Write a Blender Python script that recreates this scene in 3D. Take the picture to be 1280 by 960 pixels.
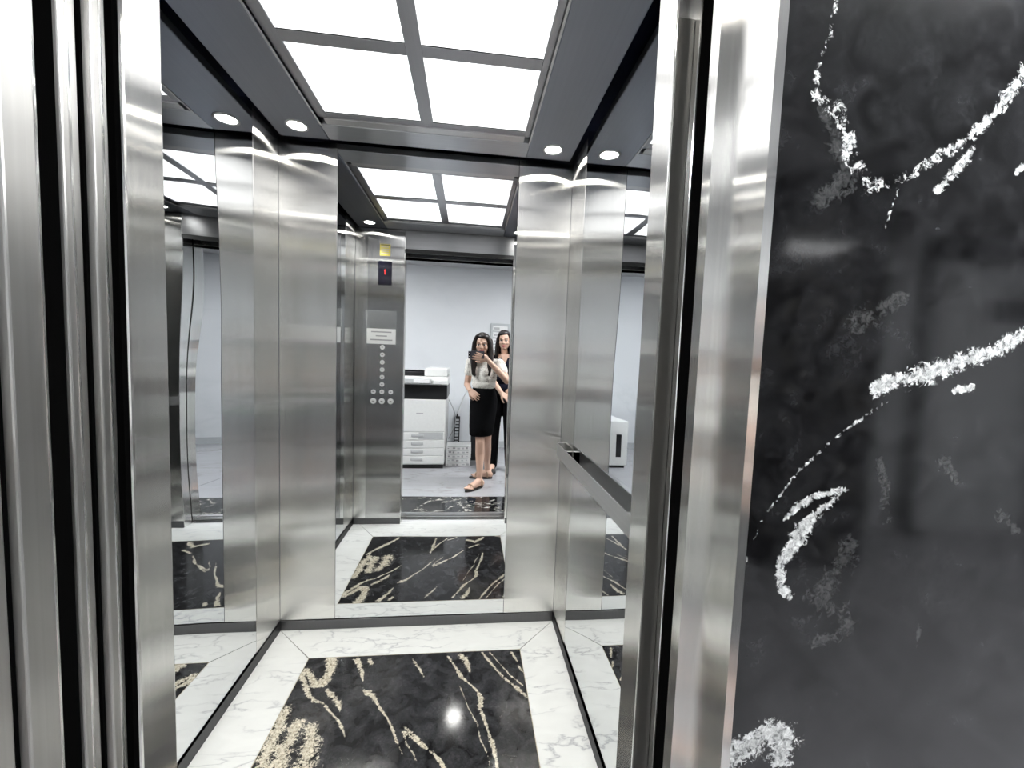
import bpy, bmesh, math, random
import numpy as np
from mathutils import Matrix, Vector

for o in list(bpy.data.objects):
    bpy.data.objects.remove(o, do_unlink=True)
SC = bpy.context.scene
COL = SC.collection
random.seed(4)

# ------------------------------------------------------------------ camera
CAM_H = 1.365
cam_data = bpy.data.cameras.new('camera')
cam = bpy.data.objects.new('camera', cam_data)
COL.objects.link(cam)
SC.camera = cam
cam_data.sensor_fit = 'HORIZONTAL'
cam_data.sensor_width = 36.0
cam_data.lens = 36.0 * 498.75 / 1280.0
cam_data.clip_start = 0.01
CR = Vector((0.99364711, -0.10650527, 0.03635991))
CU = Vector((-0.02872982, 0.07231902, 0.99696768))
CF = Vector((0.10881182, 0.99167867, -0.06879971))
cam.matrix_world = Matrix(((CR.x, CU.x, -CF.x, 0.0), (CR.y, CU.y, -CF.y, 0.0),
                           (CR.z, CU.z, -CF.z, CAM_H), (0, 0, 0, 1)))

# ------------------------------------------------------------------ world, exposure
world = bpy.data.worlds.new('world')
SC.world = world
world.use_nodes = True
world.node_tree.nodes['Background'].inputs['Color'].default_value = (0.5, 0.55, 0.6, 1)
world.node_tree.nodes['Background'].inputs['Strength'].default_value = 0.0
SC.view_settings.view_transform = 'Standard'
SC.view_settings.look = 'None'
SC.view_settings.gamma = 1.0
SC.view_settings.use_curve_mapping = False
SC.view_settings.exposure = 0.15
PANE_POWER = 2.0        # emission of the frosted ceiling panes
SPOT_POWER = 36.0       # emission of the small round downlights
HALL_POWER = 80.0        # emission of the unseen panels added to light the corridor
HALL_SPOT = 60.0
BEAM_WATT = 33.0        # beam of each car downlight

# ------------------------------------------------------------------ helpers
def wm(o):
    if o is None:
        return Matrix.Identity(4)
    if o.parent:
        return wm(o.parent) @ o.matrix_parent_inverse @ o.matrix_basis
    return o.matrix_basis.copy()

def link(name, me, mat=None, parent=None, smooth=False):
    o = bpy.data.objects.new(name, me)
    COL.objects.link(o)
    if mat is not None and not me.materials:
        me.materials.append(M[mat] if isinstance(mat, str) else mat)
    if parent is not None:
        o.parent = parent
        o.matrix_parent_inverse = wm(parent).inverted()
    if smooth:
        me.polygons.foreach_set('use_smooth', [True] * len(me.polygons))
    return o

class B:
    """collects shapes (world coordinates) into one mesh"""
    def __init__(self):
        self.bm = bmesh.new()
    def box(self, lo, hi, bev=0.0, seg=1):
        r = bmesh.ops.create_cube(self.bm, size=1.0)
        vs = r['verts']
        for v in vs:
            v.co = Vector([lo[i] + (hi[i] - lo[i]) * (v.co[i] + 0.5) for i in range(3)])
        if bev > 0:
            es = list({e for v in vs for e in v.link_edges})
            bmesh.ops.bevel(self.bm, geom=es, offset=bev, segments=seg, affect='EDGES', profile=0.5)
        return self
    def cyl(self, p0, p1, r0, r1=None, n=24, caps=True):
        p0, p1 = Vector(p0), Vector(p1)
        r1 = r0 if r1 is None else r1
        d = p1 - p0
        q = d.to_track_quat('Z', 'Y').to_matrix().to_4x4()
        m = Matrix.Translation((p0 + p1) / 2) @ q
        bmesh.ops.create_cone(self.bm, cap_ends=caps, segments=n, radius1=r0, radius2=r1, depth=d.length, matrix=m)
        return self
    def tube(self, pts, r, n=8):
        pts = [Vector(p) for p in pts]
        rings = []
        for i, p in enumerate(pts):
            a = pts[max(i - 1, 0)]; b = pts[min(i + 1, len(pts) - 1)]
            t = (b - a).normalized()
            u = t.orthogonal().normalized() if i == 0 else (u - t * u.dot(t)).normalized()
            w = t.cross(u)
            rr = r[i] if isinstance(r, (list, tuple)) else r
            rings.append([self.bm.verts.new(p + (u * math.cos(2 * math.pi * k / n) + w * math.sin(2 * math.pi * k / n)) * rr) for k in range(n)])
        for a, b in zip(rings, rings[1:]):
            for k in range(n):
                self.bm.faces.new((a[k], a[(k + 1) % n], b[(k + 1) % n], b[k]))
        self.bm.faces.new(rings[0][::-1]); self.bm.faces.new(rings[-1])
        return self
    def prism(self, poly, axis, a, b):
        """poly of 2D points extruded along axis (0 x, 1 y, 2 z) from a to b"""
        def P(q, t):
            c = [0, 0, 0]; k = [i for i in range(3) if i != axis]
            c[k[0]], c[k[1]], c[axis] = q[0], q[1], t
            return self.bm.verts.new(c)
        A = [P(q, a) for q in poly]; C = [P(q, b) for q in poly]
        n = len(poly)
        self.bm.faces.new(A); self.bm.faces.new(C[::-1])
        for i in range(n):
            self.bm.faces.new((A[i], C[i], C[(i + 1) % n], A[(i + 1) % n]))
        return self
    def loft(self, rings, n=28):
        """rings: (cx, cy, cz, rx, ry, rot)"""
        R = []
        for cx, cy, cz, rx, ry, a in rings:
            R.append([self.bm.verts.new((cx + rx * math.cos(t) * math.cos(a) - ry * math.sin(t) * math.sin(a),
                                         cy + rx * math.cos(t) * math.sin(a) + ry * math.sin(t) * math.cos(a), cz))
                      for t in [2 * math.pi * k / n for k in range(n)]])
        for a, b in zip(R, R[1:]):
            for k in range(n):
                self.bm.faces.new((a[k], a[(k + 1) % n], b[(k + 1) % n], b[k]))
        self.bm.faces.new(R[0][::-1]); self.bm.faces.new(R[-1])
        return self
    def ell(self, c, r, rot=None, sub=3):
        m = Matrix.Translation(c)
        if rot: m = m @ rot
        m = m @ Matrix.Diagonal((r[0], r[1], r[2], 1))
        bmesh.ops.create_icosphere(self.bm, subdivisions=sub, radius=1.0, matrix=m)
        return self
    def capsule(self, p0, r0, p1, r1, sub=2):
        t = bmesh.new()
        for p, r in ((p0, r0), (p1, r1)):
            bmesh.ops.create_icosphere(t, subdivisions=sub, radius=r, matrix=Matrix.Translation(p))
        bmesh.ops.convex_hull(t, input=list(t.verts))
        loose = [v for v in t.verts if not v.link_faces]
        bmesh.ops.delete(t, geom=loose, context='VERTS')
        me = bpy.data.meshes.new('tmp'); t.to_mesh(me); t.free()
        self.bm.from_mesh(me); bpy.data.meshes.remove(me)
        return self
    def chain(self, pts, radii):
        for i in range(len(pts) - 1):
            self.capsule(pts[i], radii[i], pts[i + 1], radii[i + 1])
        return self
    def mesh(self, name='mesh', recalc=True):
        if recalc:
            bmesh.ops.recalc_face_normals(self.bm, faces=list(self.bm.faces))
        me = bpy.data.meshes.new(name)
        self.bm.to_mesh(me); self.bm.free()
        return me
    def build(self, name, mat, parent=None, smooth=False):
        return link(name, self.mesh(name), mat, parent, smooth)
    def fuse(self, name, mat, parent, voxel=0.006, smooth_it=4):
        me = self.mesh(name)
        o = bpy.data.objects.new('tmp', me); COL.objects.link(o)
        md = o.modifiers.new('r', 'REMESH'); md.mode = 'VOXEL'; md.voxel_size = voxel
        s = o.modifiers.new('s', 'SMOOTH'); s.iterations = smooth_it; s.factor = 0.5
        dg = bpy.context.evaluated_depsgraph_get(); dg.update()
        nm = bpy.data.meshes.new_from_object(o.evaluated_get(dg))
        bpy.data.objects.remove(o, do_unlink=True); bpy.data.meshes.remove(me)
        nm.name = name; nm.materials.clear()
        return link(name, nm, mat, parent, True)

def box(name, lo, hi, mat, parent=None, bev=0.0, seg=1):
    return B().box(lo, hi, bev, seg).build(name, mat, parent)
def struct(o):
    o['kind'] = 'structure'
    return o
def tag(o, label, cat, group=None):
    o['label'] = label; o['category'] = cat
    if group: o['group'] = group
    return o
def thing(name, loc, label, cat, group=None):
    o = bpy.data.objects.new(name, None); COL.objects.link(o)
    o.location = loc; o.empty_display_size = 0.05
    return tag(o, label, cat, group)

# ------------------------------------------------------------------ materials
M = {}
def newmat(name):
    m = bpy.data.materials.new(name); m.use_nodes = True
    nt = m.node_tree; nt.nodes.clear()
    out = nt.nodes.new('ShaderNodeOutputMaterial')
    M[name] = m
    return nt, out
def N(nt, typ, **kw):
    n = nt.nodes.new(typ)
    for k, v in kw.items():
        if k.startswith('_'):
            setattr(n, k[1:], v)
        else:
            n.inputs[k.replace('__', ' ')].default_value = v
    return n
def math_(nt, op, a, b=None, c=None, clamp=False):
    n = nt.nodes.new('ShaderNodeMath'); n.operation = op; n.use_clamp = clamp
    for i, v in enumerate((a, b, c)):
        if v is None: continue
        if hasattr(v, 'links'): nt.links.new(v, n.inputs[i])
        else: n.inputs[i].default_value = v
    return n.outputs[0]
def coords(nt, scale):
    t = nt.nodes.new('ShaderNodeTexCoord')
    mp = nt.nodes.new('ShaderNodeMapping'); mp.inputs['Scale'].default_value = scale
    nt.links.new(t.outputs['Object'], mp.inputs['Vector'])
    return mp.outputs['Vector']
def noise(nt, scale, detail=2.0, vec=None, dist=0.0, rough=0.5):
    n = nt.nodes.new('ShaderNodeTexNoise')
    n.inputs['Scale'].default_value = scale; n.inputs['Detail'].default_value = detail
    n.inputs['Distortion'].default_value = dist; n.inputs['Roughness'].default_value = rough
    if vec is not None: nt.links.new(vec, n.inputs['Vector'])
    return n.outputs['Fac']
def ramp(nt, fac, stops):
    r = nt.nodes.new('ShaderNodeValToRGB')
    while len(r.color_ramp.elements) < len(stops): r.color_ramp.elements.new(0.5)
    for e, (p, c) in zip(r.color_ramp.elements, stops):
        e.position = p; e.color = (c[0], c[1], c[2], 1) if not isinstance(c, float) else (c, c, c, 1)
    nt.links.new(fac, r.inputs['Fac'])
    return r.outputs['Color']
def mixc(nt, fac, a, b):
    m = nt.nodes.new('ShaderNodeMix'); m.data_type = 'RGBA'
    for s, v in ((m.inputs[0], fac), (m.inputs[6], a), (m.inputs[7], b)):
        if hasattr(v, 'links'): nt.links.new(v, s)
        elif isinstance(v, (tuple, list)): s.default_value = (v[0], v[1], v[2], 1)
        else: s.default_value = v
    return m.outputs[2]

def brushed(name, col, rough, aniso, direction='vertical', wave=0.0, streak=0.1):
    """metal with hairlines; direction is where the hairlines run"""
    nt, out = newmat(name)
    g = N(nt, 'ShaderNodeBsdfAnisotropic')
    g.distribution = 'GGX'
    g.inputs['Roughness'].default_value = rough; g.inputs['Anisotropy'].default_value = aniso
    cr = nt.nodes.new('ShaderNodeVectorMath'); cr.operation = 'CROSS_PRODUCT'
    geo = nt.nodes.new('ShaderNodeNewGeometry')
    nt.links.new(geo.outputs['Normal'], cr.inputs[0])
    axis = {'vertical': (0, 0, 1), 'along_y': (0, 1, 0), 'along_x': (1, 0, 0)}[direction]
    cr.inputs[1].default_value = axis
    nt.links.new(cr.outputs[0], g.inputs['Tangent'])
    g.inputs['Rotation'].default_value = 0.25
    sc = {'vertical': (150, 150, 0.5), 'along_y': (150, 0.5, 150), 'along_x': (0.5, 150, 150)}[direction]
    n1 = noise(nt, 1.0, 3.0, coords(nt, sc))
    c = mixc(nt, n1, tuple(v * (1 - streak) for v in col), tuple(min(1, v * (1 + streak)) for v in col))
    nt.links.new(c, g.inputs['Color'])
    if wave > 0:
        bp = nt.nodes.new('ShaderNodeBump'); bp.inputs['Strength'].default_value = 1.0
        bp.inputs['Distance'].default_value = wave
        nt.links.new(noise(nt, 1.0, 1.0, coords(nt, (2.2, 2.2, 1.6))), bp.inputs['Height'])
        nt.links.new(bp.outputs['Normal'], g.inputs['Normal'])
    nt.links.new(g.outputs[0], out.inputs['Surface'])

def mirror(name, col, wave, rough=0.0):
    nt, out = newmat(name)
    g = N(nt, 'ShaderNodeBsdfAnisotropic', Color=(*col, 1)); g.inputs['Roughness'].default_value = rough
    if wave > 0:
        bp = nt.nodes.new('ShaderNodeBump'); bp.inputs['Strength'].default_value = 1.0
        bp.inputs['Distance'].default_value = wave
        nt.links.new(noise(nt, 1.0, 0.0, coords(nt, (2.4, 2.4, 1.7))), bp.inputs['Height'])
        nt.links.new(bp.outputs['Normal'], g.inputs['Normal'])
    nt.links.new(g.outputs[0], out.inputs['Surface'])

def plain(name, col, rough=0.5, metal=0.0, spec=0.5, vary=0.06, scale=40.0, bump=0.0):
    nt, out = newmat(name)
    p = N(nt, 'ShaderNodeBsdfPrincipled', Roughness=rough, Metallic=metal)
    p.inputs['Specular IOR Level'].default_value = spec
    n = noise(nt, scale, 3.0, coords(nt, (1, 1, 1)))
    c = mixc(nt, n, tuple(v * (1 - vary) for v in col), tuple(min(1, v * (1 + vary)) for v in col))
    nt.links.new(c, p.inputs['Base Color'])
    if bump > 0:
        bp = nt.nodes.new('ShaderNodeBump'); bp.inputs['Strength'].default_value = 0.4; bp.inputs['Distance'].default_value = bump
        nt.links.new(n, bp.inputs['Height']); nt.links.new(bp.outputs['Normal'], p.inputs['Normal'])
    nt.links.new(p.outputs[0], out.inputs['Surface'])

def emit(name, col, strength):
    nt, out = newmat(name)
    e = N(nt, 'ShaderNodeEmission', Color=(*col, 1), Strength=strength)
    nt.links.new(e.outputs[0], out.inputs['Surface'])

brushed('steel', (0.88, 0.875, 0.855), 0.20, 0.82, 'vertical', 0.0006, 0.07)
brushed('steel_plate', (0.62, 0.615, 0.61), 0.19, 0.82, 'vertical', 0.0006, 0.07)
brushed('steel_jamb', (0.82, 0.815, 0.795), 0.165, 0.74, 'vertical', 0.0006, 0.08)
brushed('steel_door', (0.58, 0.57, 0.55), 0.32, 0.62, 'vertical', 0.0, 0.12)
brushed('steel_header', (0.34, 0.34, 0.35), 0.42, 0.3, 'along_x', 0.0, 0.08)
brushed('steel_rail', (0.76, 0.76, 0.76), 0.34, 0.4, 'along_y', 0.0, 0.05)
brushed('steel_kick', (0.13, 0.13, 0.135), 0.32, 0.3, 'vertical', 0.0, 0.08)
brushed('ceiling_dark', (0.36, 0.38, 0.43), 0.30, 0.5, 'along_y', 0.0, 0.06)
brushed('ceiling_band', (0.60, 0.615, 0.65), 0.28, 0.6, 'along_x', 0.0, 0.06)
brushed('light_frame', (0.50, 0.505, 0.53), 0.34, 0.3, 'along_y', 0.0, 0.05)
brushed('light_lip', (0.72, 0.72, 0.73), 0.35, 0.3, 'along_x', 0.0, 0.05)
brushed('sill_metal', (0.62, 0.62, 0.62), 0.32, 0.5, 'along_x', 0.0, 0.08)
mirror('mirror', (0.80, 0.815, 0.825), 0.0012)
mirror('mirror_side', (0.80, 0.815, 0.825), 0.0045)
plain('shade_black', (0.002, 0.002, 0.002), 0.9, spec=0.0)  # flat black, the shade of the door gaps put into colour
plain('void_dark', (0.020, 0.030, 0.085), 0.7)
plain('rubber_black', (0.008, 0.008, 0.009), 0.6)
plain('sensor_strip', (0.10, 0.098, 0.092), 0.35, 0.6)
plain('grout', (0.20, 0.20, 0.19), 0.7)
plain('brass_joint', (0.42, 0.38, 0.28), 0.4, 0.6)
plain('white_paint', (0.80, 0.815, 0.83), 0.6)
plain('hall_ceiling', (0.50, 0.50, 0.51), 0.8)
plain('dark_frame', (0.05, 0.05, 0.055), 0.4)
plain('dark_glass', (0.02, 0.022, 0.026), 0.05)
plain('paper', (0.86, 0.86, 0.85), 0.6)
plain('print_grey', (0.35, 0.35, 0.36), 0.6)
plain('print_dark', (0.05, 0.05, 0.055), 0.6)
plain('sticker_yellow', (0.50, 0.42, 0.07), 0.5)
plain('display_black', (0.006, 0.006, 0.012), 0.06)
plain('button_steel', (0.86, 0.86, 0.85), 0.35, 0.25)
plain('printer_white', (0.78, 0.785, 0.765), 0.45)
plain('printer_grey', (0.50, 0.51, 0.51), 0.45)
plain('printer_black', (0.012, 0.012, 0.013), 0.35)
plain('bin_dark', (0.02, 0.024, 0.028), 0.5)
plain('bin_blue', (0.03, 0.09, 0.22), 0.45)
plain('bin_green', (0.08, 0.40, 0.16), 0.5)
plain('cable_white', (0.70, 0.70, 0.69), 0.5)
plain('plastic_grey', (0.52, 0.54, 0.55), 0.5)
plain('skin', (0.62, 0.40, 0.30), 0.5, vary=0.05, scale=18)
plain('hair', (0.012, 0.008, 0.007), 0.38, vary=0.3, scale=120)
plain('lips', (0.45, 0.12, 0.12), 0.4)
plain('eye_white', (0.75, 0.74, 0.72), 0.25)
plain('eye_dark', (0.01, 0.008, 0.007), 0.15)
plain('cloth_black', (0.003, 0.003, 0.0035), 0.9, spec=0.08)
plain('cloth_navy', (0.005, 0.0055, 0.012), 0.85, spec=0.1)
plain('sandal_tan', (0.36, 0.25, 0.16), 0.55)
plain('sole_dark', (0.02, 0.017, 0.015), 0.6)
plain('phone_back', (0.07, 0.07, 0.085), 0.25)
plain('nail_pink', (0.62, 0.30, 0.28), 0.3)
emit('pane_glow', (1.0, 1.0, 1.0), PANE_POWER)
emit('spot_glow', (1.0, 0.98, 0.92), SPOT_POWER)
emit('hall_fill_glow', (0.97, 0.985, 1.0), HALL_POWER)
emit('hall_spot_glow', (1.0, 0.97, 0.92), HALL_SPOT)
emit('red_led', (1.0, 0.05, 0.04), 2.5)

def acrylic_mat():
    nt, out = newmat('acrylic')
    p = N(nt, 'ShaderNodeBsdfPrincipled', Roughness=0.12)
    nt.links.new(mixc(nt, noise(nt, 30.0, 2.0, coords(nt, (1, 1, 1))), (0.5, 0.52, 0.53), (0.6, 0.62, 0.63)), p.inputs['Base Color'])
    t = N(nt, 'ShaderNodeBsdfTransparent')
    m = nt.nodes.new('ShaderNodeMixShader'); m.inputs[0].default_value = 0.35
    nt.links.new(t.outputs[0], m.inputs[1]); nt.links.new(p.outputs[0], m.inputs[2])
    nt.links.new(m.outputs[0], out.inputs['Surface'])
acrylic_mat()

def blouse_mat():
    nt, out = newmat('cloth_blouse')
    p = N(nt, 'ShaderNodeBsdfPrincipled', Roughness=0.85)
    s = noise(nt, 45.0, 3.0, coords(nt, (1, 1, 1)), 1.0)
    nt.links.new(ramp(nt, s, [(0.36, (0.40, 0.38, 0.34)), (0.46, (0.72, 0.69, 0.63)), (0.7, (0.80, 0.77, 0.71))]), p.inputs['Base Color'])
    nt.links.new(p.outputs[0], out.inputs['Surface'])
blouse_mat()

def white_marble(name, base, vein, scale, rough):
    nt, out = newmat(name)
    p = N(nt, 'ShaderNodeBsdfPrincipled', Roughness=rough)
    v = coords(nt, (scale * 0.7, scale * 1.9, scale))
    rot = v.node; rot.inputs['Rotation'].default_value = (0, 0, 0.6)
    n = noise(nt, 1.6, 5.0, v, 0.35, 0.5)
    d = math_(nt, 'ABSOLUTE', math_(nt, 'SUBTRACT', n, 0.5))
    thin = ramp(nt, d, [(0.0, 1.0), (0.012, 0.35), (0.035, 0.0)])
    msk = noise(nt, 0.9, 2.0, v)
    m2 = ramp(nt, msk, [(0.42, 0.0), (0.62, 1.0)])
    f = math_(nt, 'MULTIPLY', thin, m2)
    cloud = ramp(nt, noise(nt, 2.3, 3.0, v, 0.6), [(0.3, tuple(c * 0.93 for c in base)), (0.7, base)])
    nt.links.new(mixc(nt, f, cloud, vein), p.inputs['Base Color'])
    nt.links.new(p.outputs[0], out.inputs['Surface'])
white_marble('marble_white', (0.79, 0.803, 0.788), (0.44, 0.45, 0.47), 4.2, 0.14)
white_marble('hall_floor_stone', (0.37, 0.37, 0.385), (0.24, 0.235, 0.235), 2.4, 0.18)
white_marble('hall_wall_stone', (0.79, 0.805, 0.825), (0.70, 0.72, 0.74), 0.9, 0.45)

def black_marble(name, lo, hi, rough, own=True, spec=0.5, base=0.010):
    """own: veins come from the slab's stored vein field; else from noise alone"""
    nt, out = newmat(name)
    p = N(nt, 'ShaderNodeBsdfPrincipled', Roughness=rough)
    p.inputs['Specular IOR Level'].default_value = spec
    c = coords(nt, (1, 1, 1))
    fine = noise(nt, 110.0, 6.0, c, 0.8, 0.7)
    mid = noise(nt, 18.0, 4.0, c, 0.8)
    if own:
        a = N(nt, 'ShaderNodeAttribute', _attribute_name='vein')
        wob = math_(nt, 'ADD', math_(nt, 'MULTIPLY', math_(nt, 'SUBTRACT', fine, 0.5), 2.2),
                    math_(nt, 'MULTIPLY', math_(nt, 'SUBTRACT', mid, 0.5), 1.5))
        s = math_(nt, 'ADD', a.outputs['Fac'], wob)
        f = math_(nt, 'MULTIPLY', ramp(nt, s, [(0.48, 0.0), (0.70, 1.0)]), ramp(nt, a.outputs['Fac'], [(0.10, 0.0), (0.34, 1.0)]))
        b = N(nt, 'ShaderNodeAttribute', _attribute_name='faint')
        f2 = math_(nt, 'MULTIPLY', ramp(nt, math_(nt, 'ADD', b.outputs['Fac'], wob), [(0.55, 0.0), (0.95, 1.0)]), 0.06)
        f = math_(nt, 'MAXIMUM', f, f2)
    else:
        n = noise(nt, 2.6, 7.0, coords(nt, (1.0, 1.0, 0.6)), 1.4, 0.6)
        d = math_(nt, 'ABSOLUTE', math_(nt, 'SUBTRACT', n, 0.5))
        f = math_(nt, 'MULTIPLY', ramp(nt, d, [(0.0, 1.0), (0.018, 0.2), (0.03, 0.0)]), ramp(nt, mid, [(0.45, 0.0), (0.62, 1.0)]))
    veinc = mixc(nt, ramp(nt, fine, [(0.35, 0.0), (0.65, 1.0)]), lo, hi)
    grain = math_(nt, 'MULTIPLY', ramp(nt, mid, [(0.35, 0.0), (0.72, 1.0)]), ramp(nt, fine, [(0.35, 0.25), (0.7, 1.0)]))
    dark = mixc(nt, grain, (base * 0.5, base * 0.5, base * 0.55), (base * 4.0, base * 4.1, base * 4.4))
    nt.links.new(mixc(nt, f, dark, veinc), p.inputs['Base Color'])
    nt.links.new(p.outputs[0], out.inputs['Surface'])
black_marble('marble_slab', (0.24, 0.20, 0.14), (0.80, 0.75, 0.62), 0.09, base=0.020)
black_marble('marble_cladding', (0.13, 0.135, 0.135), (0.86, 0.88, 0.87), 0.085, base=0.008)
black_marble('marble_black', (0.45, 0.42, 0.36), (0.70, 0.68, 0.62), 0.08, own=False)

def vein_field(P, lines):
    """largest of 1-d/w over the vein polylines at points P (n,2), as 0..1 with 0.5 on the vein's edge"""
    best = np.full(len(P), -1.0)
    for L in lines:
        dim = 0.0
        if isinstance(L, tuple): dim, L = L         # a thinner, more broken vein
        for (x0, y0, w0), (x1, y1, w1) in zip(L, L[1:]):
            a = np.array((x0, y0)); d = np.array((x1 - x0, y1 - y0)); l2 = max(d @ d, 1e-9)
            t = np.clip(((P - a) @ d) / l2, 0, 1)
            q = P - (a + t[:, None] * d)
            dist = np.sqrt((q * q).sum(1))
            w = np.maximum((w0 + (w1 - w0) * t) / 2, 0.0015)
            best = np.maximum(best, np.minimum(1 - dist / w, 1 - dim))
    return (best + 1) / 2

def vein_slab(name, mat, u0, u1, v0, v1, step, place, back, lines, faint, parent=None):
    """slab with a fine face; place(u,v) -> face point, back(u,v) -> point on the slab's back"""
    nu, nv = int((u1 - u0) / step) + 2, int((v1 - v0) / step) + 2
    U, V = np.meshgrid(np.linspace(u0, u1, nu), np.linspace(v0, v1, nv))
    P = np.stack([U.ravel(), V.ravel()], 1)
    verts = [place(u, v) for u, v in P]
    i = np.arange(nu * nv).reshape(nv, nu)
    q = np.stack([i[:-1, :-1], i[:-1, 1:], i[1:, 1:], i[1:, :-1]], -1).reshape(-1, 4).tolist()
    n = len(verts)
    cs = [(u0, v0), (u1, v0), (u1, v1), (u0, v1)]
    verts += [place(*c) for c in cs] + [back(*c) for c in cs]
    q += [[n + k, n + 4 + k, n + 4 + (k + 1) % 4, n + (k + 1) % 4] for k in range(4)] + [[n + 7, n + 6, n + 5, n + 4]]
    me = bpy.data.meshes.new(name); me.from_pydata(verts, [], q)
    for nm, L in (('vein', lines), ('faint', faint)):
        at = me.attributes.new(nm, 'FLOAT', 'POINT')
        f = np.zeros(len(verts), np.float32); f[:n] = vein_field(P, L) if L else 0
        at.data.foreach_set('value', f)
    return link(name, me, mat, parent)
SLAB= [[(-0.568, 1.75, 0.0403), (-0.55, 1.678, 0.0386), (-0.555, 1.62, 0.032), (-0.586, 1.609, 0.0275), (-0.615, 1.649, 0.0271), (-0.651, 1.691, 0.0278), (-0.656, 1.665, 0.0241), (-0.621, 1.605, 0.0211), (-0.585, 1.555, 0.0164), (-0.557, 1.531, 0.0141), (-0.526, 1.523, 0.009), (-0.491, 1.488, 0.0088), (-0.445, 1.443, 0.0085), (-0.416, 1.406, 0.012), (-0.397, 1.371, 0.0027)], [(-0.527, 1.581, 0.0146), (-0.493, 1.549, 0.0255), (-0.463, 1.513, 0.0199), (-0.448, 1.479, 0.0029)], [(-0.649, 1.498, 0.0394), (-0.645, 1.403, 0.0508), (-0.636, 1.297, 0.0512)], [(-0.586, 1.442, 0.0427), (-0.586, 1.362, 0.0538), (-0.582, 1.281, 0.0506)], [(-0.527, 1.413, 0.0418), (-0.506, 1.347, 0.0532), (-0.502, 1.275, 0.0587)], [(-0.454, 1.743, 0.0161), (-0.423, 1.684, 0.0199), (-0.398, 1.616, 0.0032)], [(-0.47, 1.744, 0.0138), (-0.446, 1.713, 0.009)], [(-0.398, 1.732, 0.0182), (-0.387, 1.71, 0.0158)], [(-0.384, 1.572, 0.0083), (-0.366, 1.558, 0.0205), (-0.345, 1.551, 0.0184), (-0.308, 1.491, 0.0098), (-0.265, 1.44, 0.0085), (-0.238, 1.393, 0.0101), (-0.217, 1.349, 0.0062), (-0.187, 1.298, 0.0026)], [(-0.196, 1.38, 0.0109), (-0.161, 1.354, 0.008), (-0.122, 1.319, 0.0078), (-0.086, 1.299, 0.0077), (-0.058, 1.267, 0.0092), (-0.04, 1.241, 0.0073)], [(-0.196, 1.38, 0.0073), (-0.18, 1.333, 0.0044), (-0.149, 1.295, 0.0034), (-0.139, 1.273, 0.0025)], [(-0.058, 1.734, 0.0091), (-0.022, 1.673, 0.0132), (0.011, 1.609, 0.0148), (0.043, 1.575, 0.0062), (0.073, 1.536, 0.0081), (0.087, 1.499, 0.0217), (0.081, 1.454, 0.0153), (0.098, 1.4, 0.012), (0.114, 1.339, 0.0132), (0.125, 1.293, 0.0145), (0.133, 1.228, 0.0121)], [(0.004, 1.737, 0.0229), (0.026, 1.699, 0.0279), (0.043, 1.641, 0.0086)], [(0.1, 1.747, 0.0092), (0.142, 1.67, 0.011), (0.181, 1.605, 0.0127), (0.229, 1.55, 0.0143), (0.268, 1.499, 0.0178)], [(0.135, 1.745, 0.0057), (0.176, 1.675, 0.0055), (0.214, 1.61, 0.0053), (0.261, 1.554, 0.0051)], [(0.233, 1.739, 0.0114), (0.255, 1.685, 0.01)], [(0.257, 1.655, 0.0098), (0.27, 1.627, 0.0086)], [(-0.213, 1.728, 0.0068), (-0.179, 1.676, 0.011), (-0.152, 1.626, 0.0043)], [(0.002, 1.565, 0.0041), (0.038, 1.457, 0.0038), (0.07, 1.391, 0.0037), (0.078, 1.333, 0.0035), (0.102, 1.277, 0.0034), (0.108, 1.23, 0.0032)], [(-0.477, 0.989, 0.0193), (-0.535, 1.081, 0.0234), (-0.601, 1.156, 0.0227), (-0.643, 1.227, 0.0199)], [(-0.626, 1.258, 0.0329), (-0.569, 1.337, 0.0319), (-0.621, 1.354, 0.0369)], [(-0.205, 0.997, 0.012), (-0.216, 1.114, 0.0162), (-0.228, 1.211, 0.0111)], [(-0.117, 0.987, 0.0072), (-0.177, 1.081, 0.0093), (-0.229, 1.201, 0.0112)], [(-0.003, 1.187, 0.009), (-0.072, 1.278, 0.0087), (-0.129, 1.335, 0.0085), (-0.196, 1.398, 0.0124)], [(0.027, 1.028, 0.0262), (0.082, 1.054, 0.0307), (0.139, 0.995, 0.0265)], [(0.103, 1.101, 0.0232), (0.038, 1.145, 0.0114)], [(0.287, 0.987, 0.0121), (0.231, 0.965, 0.0097)], [(-0.051, 0.977, 0.0121), (-0.116, 1.024, 0.0095)]]
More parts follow.
